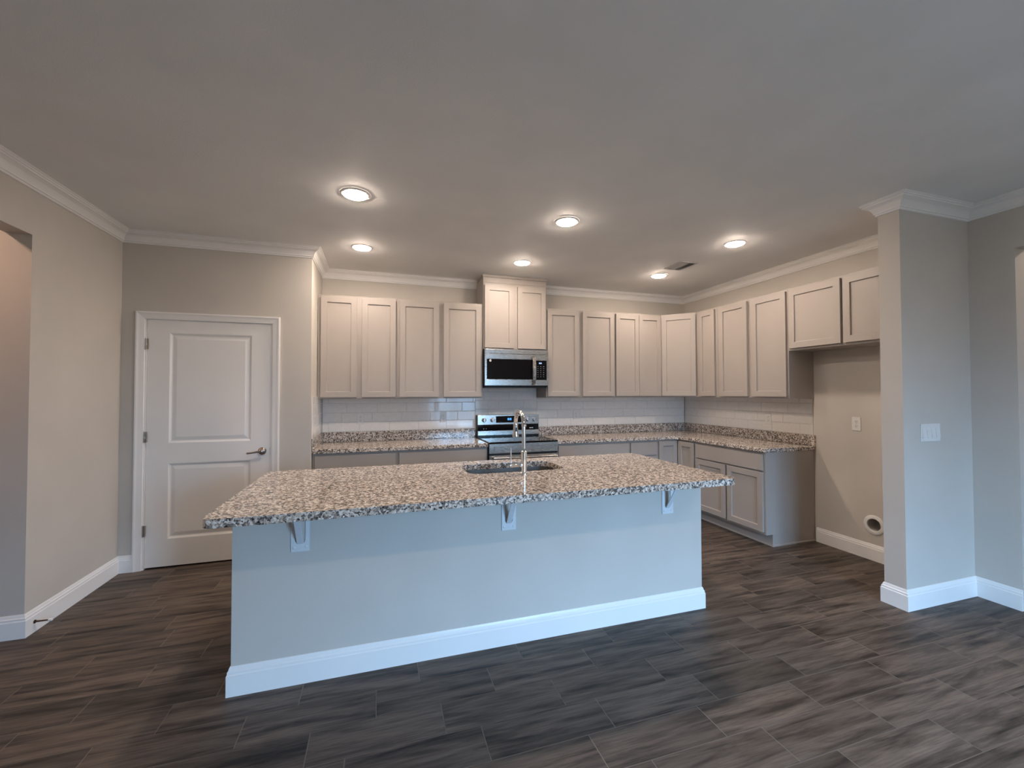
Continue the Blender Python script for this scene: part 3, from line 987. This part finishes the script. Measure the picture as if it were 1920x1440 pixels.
LX, LY = (0.433, 1.955, 3.572), (-1.923, -0.858)
labs = {(0, 0): 'lit recessed light in front row, nearest the hall opening', (1, 0): 'lit recessed light in front row, above the island sink',
        (2, 0): 'lit recessed light in front row, before the refrigerator space', (0, 1): 'lit recessed light in back row, near the pantry corner',
        (1, 1): 'lit recessed light in back row, before the microwave cabinet', (2, 1): 'lit recessed light in back row, beside the ceiling vent'}
d0 = None
for i in range(3):
    for k in range(2):
        if d0 is None:
            d0 = downlight(LX[i], LY[k], labs[(i, k)], 'lamp', 'recessed kitchen lights')
        else:
            copy_thing(d0, (LX[i], LY[k], H), labs[(i, k)])
d1 = downlight(0.433, -4.70, 'recessed sitting room light toward the left wall', 'lamp_living', 'recessed sitting room lights')
copy_thing(d1, (1.955, -4.70, H), 'recessed sitting room light in the middle')
copy_thing(d1, (3.572, -4.70, H), 'recessed sitting room light toward the right wall')
downlight(-1.92, -2.25, 'recessed warm light in the hallway ceiling', 'lamp_hall', 'recessed hall lights')

downlight(5.35, -3.42, 'added recessed light beyond the right opening, brightening its jamb', 'lamp_living', 'added side room lights')  # unseen lamp, added to lift the jamb of the right opening

# ceiling vent
VX0, VX1, VY0, VY1 = 3.462, 3.664, -1.371, -1.092
t = thing('ceiling_vent', 'white louvred air vent in the ceiling', 'vent', ((VX0 + VX1) / 2, (VY0 + VY1) / 2, H))
MB().box(VX0 + .02, VX1 - .02, VY0 + .02, VY1 - .02, H - 0.002, H - 0.0005).build('duct', 'vent_dark', t)
fb = MB()
for a, c, d, e in ((VX0, VX1, VY0, VY0 + .024), (VX0, VX1, VY1 - .024, VY1), (VX0, VX0 + .024, VY0 + .024, VY1 - .024), (VX1 - .024, VX1, VY0 + .024, VY1 - .024)):
    fb.box(a, c, d, e, H - 0.006, H - 0.0005)
fb.build('frame', 'vent', t, bevel=0.002)
sl = MB()
n = 12
for i in range(n):
    x = VX0 + .030 + i * (VX1 - VX0 - .06) / (n - 1)
    s = 1 if i < n / 2 else -1
    sl.add([(x - .005 * s, VY0 + .022, H - .003), (x + .006 * s, VY0 + .022, H - .012), (x + .006 * s, VY1 - .022, H - .012), (x - .005 * s, VY1 - .022, H - .003),
            (x - .005 * s + .0012, VY0 + .022, H - .003), (x + .006 * s + .0012, VY0 + .022, H - .012), (x + .006 * s + .0012, VY1 - .022, H - .012), (x - .005 * s + .0012, VY1 - .022, H - .003)],
           [(0, 1, 2, 3), (7, 6, 5, 4), (0, 4, 5, 1), (1, 5, 6, 2), (2, 6, 7, 3), (3, 7, 4, 0)])
sl.build('louvres', 'vent', t)


# ------------------------------------------------------------------ outlets and switches
def outlet(loc, rot, label, group='white wall outlets', kind='duplex', wide=0.074):
    t = thing('wall_outlet' if kind != 'switch' else 'light_switch', label, 'outlet' if kind != 'switch' else 'switch', loc, group, rot)
    hw, hh = wide / 2, 0.060
    MB().box(-hw, hw, -0.006, 0.0005, -hh, hh).build('cover_plate', 'plastic', t, keep=True, bevel=0.003)
    if kind == 'duplex':
        for s in (-1, 1):
            rc = MB().prism([(x, y) for x, y in rounded(-0.017, 0.017, -0.0145, 0.0145, 0.010)], 0, 0.0025)
            rc.xf(Matrix.Translation((0, -0.0055, s * 0.0195)) @ Matrix.Rotation(PI / 2, 4, 'X'))
            r = rc.build('receptacle', 'plastic', t, keep=True)
            sb = MB()
            for x, hgt in ((-0.0063, .004), (0.0063, .005)):
                sb.box(x - .0012, x + .0012, -0.0086, -0.0078, s * 0.0195 + .001 - hgt + .003, s * 0.0195 + .001 + hgt + .003)
            sb.lathe((0, -0.0078, s * 0.0195 - .008), [(0.0026, 0), (0.0026, -0.0008)], 'y', 10)
            sb.build('slots', 'black', r, keep=True)
        MB().lathe((0, -0.006, 0), [(0.003, 0), (0.0028, -0.0012)], 'y', 10).build('screw', 'nickel', t, keep=True)
    else:
        n = 4
        for i in range(n):
            x = (i - (n - 1) / 2) * 0.046
            vs = [(x - .0205, -0.006, -.033), (x + .0205, -0.006, -.033), (x + .0205, -0.006, .033), (x - .0205, -0.006, .033),
                  (x - .0205, -0.0125, -.033), (x + .0205, -0.0125, -.033), (x + .0205, -0.0068, .033), (x - .0205, -0.0068, .033)]
            MB().add(vs, [(0, 3, 2, 1), (4, 5, 6, 7), (0, 1, 5, 4), (1, 2, 6, 5), (2, 3, 7, 6), (3, 0, 4, 7)]).build('rocker', 'plastic', t, keep=True, bevel=0.001)
    return t


outlet((0.393, -0.0095, 1.150), 0, 'white duplex outlet on the backsplash, closest to the pantry side wall')
outlet((1.285, -0.0095, 1.150), 0, 'white duplex outlet on the backsplash, just left of the range')
outlet((2.952, -0.0095, 1.150), 0, 'white duplex outlet on the backsplash, right of the range')
outlet((XR - 0.0095, -1.326, 1.142), RR, 'white duplex outlet on the right wall tile above the granite')
outlet((XR, -2.205, 1.150), RR, 'white duplex outlet on the painted wall of the refrigerator space')
outlet((4.158, YS0, 1.156), 0, 'wide white four gang switch plate on the stub wall', 'light switches', 'switch', 0.196)

# round wall box low in the refrigerator space
t = thing('wall_box', 'round white recessed supply box low in the refrigerator space', 'wall box', (XR, -2.331, 0.301), 'supply boxes')
MB().lathe((XR, -2.331, 0.301), [(0.082, -0.0005), (0.082, -0.006), (0.074, -0.010), (0.054, -0.010), (0.050, -0.004), (0.050, -0.0005)], 'x', 36, cap0=False, cap1=False).build('trim_ring', 'plastic', t, smooth=40)
rc = MB().lathe((XR, -2.331, 0.301), [(0.0505, -0.004)] + [(0.0505 - 0.0025 * (k % 2), 0.004 + 0.008 * k) for k in range(12)] + [(0.0, 0.098)], 'x', 32, cap0=False, cap1=False)
rc.build('recess', 'grey_pipe', t, smooth=40)

# door stop on the left baseboard
t = thing('door_stop', 'dark bronze door stop with white tip on the left baseboard', 'door stop', (XL + 0.016, -1.560, 0.062))
MB().lathe((XL + 0.016, -1.560, 0.062), [(0.011, 0), (0.010, 0.004), (0.005, 0.007), (0.0042, 0.060), (0.0055, 0.062), (0.0055, 0.066)], 'x', 16).build('rod', 'bronze', t, smooth=35)
MB().lathe((XL + 0.016, -1.560, 0.062), [(0.0085, 0.066), (0.009, 0.070), (0.0085, 0.082), (0.006, 0.085)], 'x', 16).build('rubber_tip', 'plastic', t, smooth=35, label='white rubber tip')
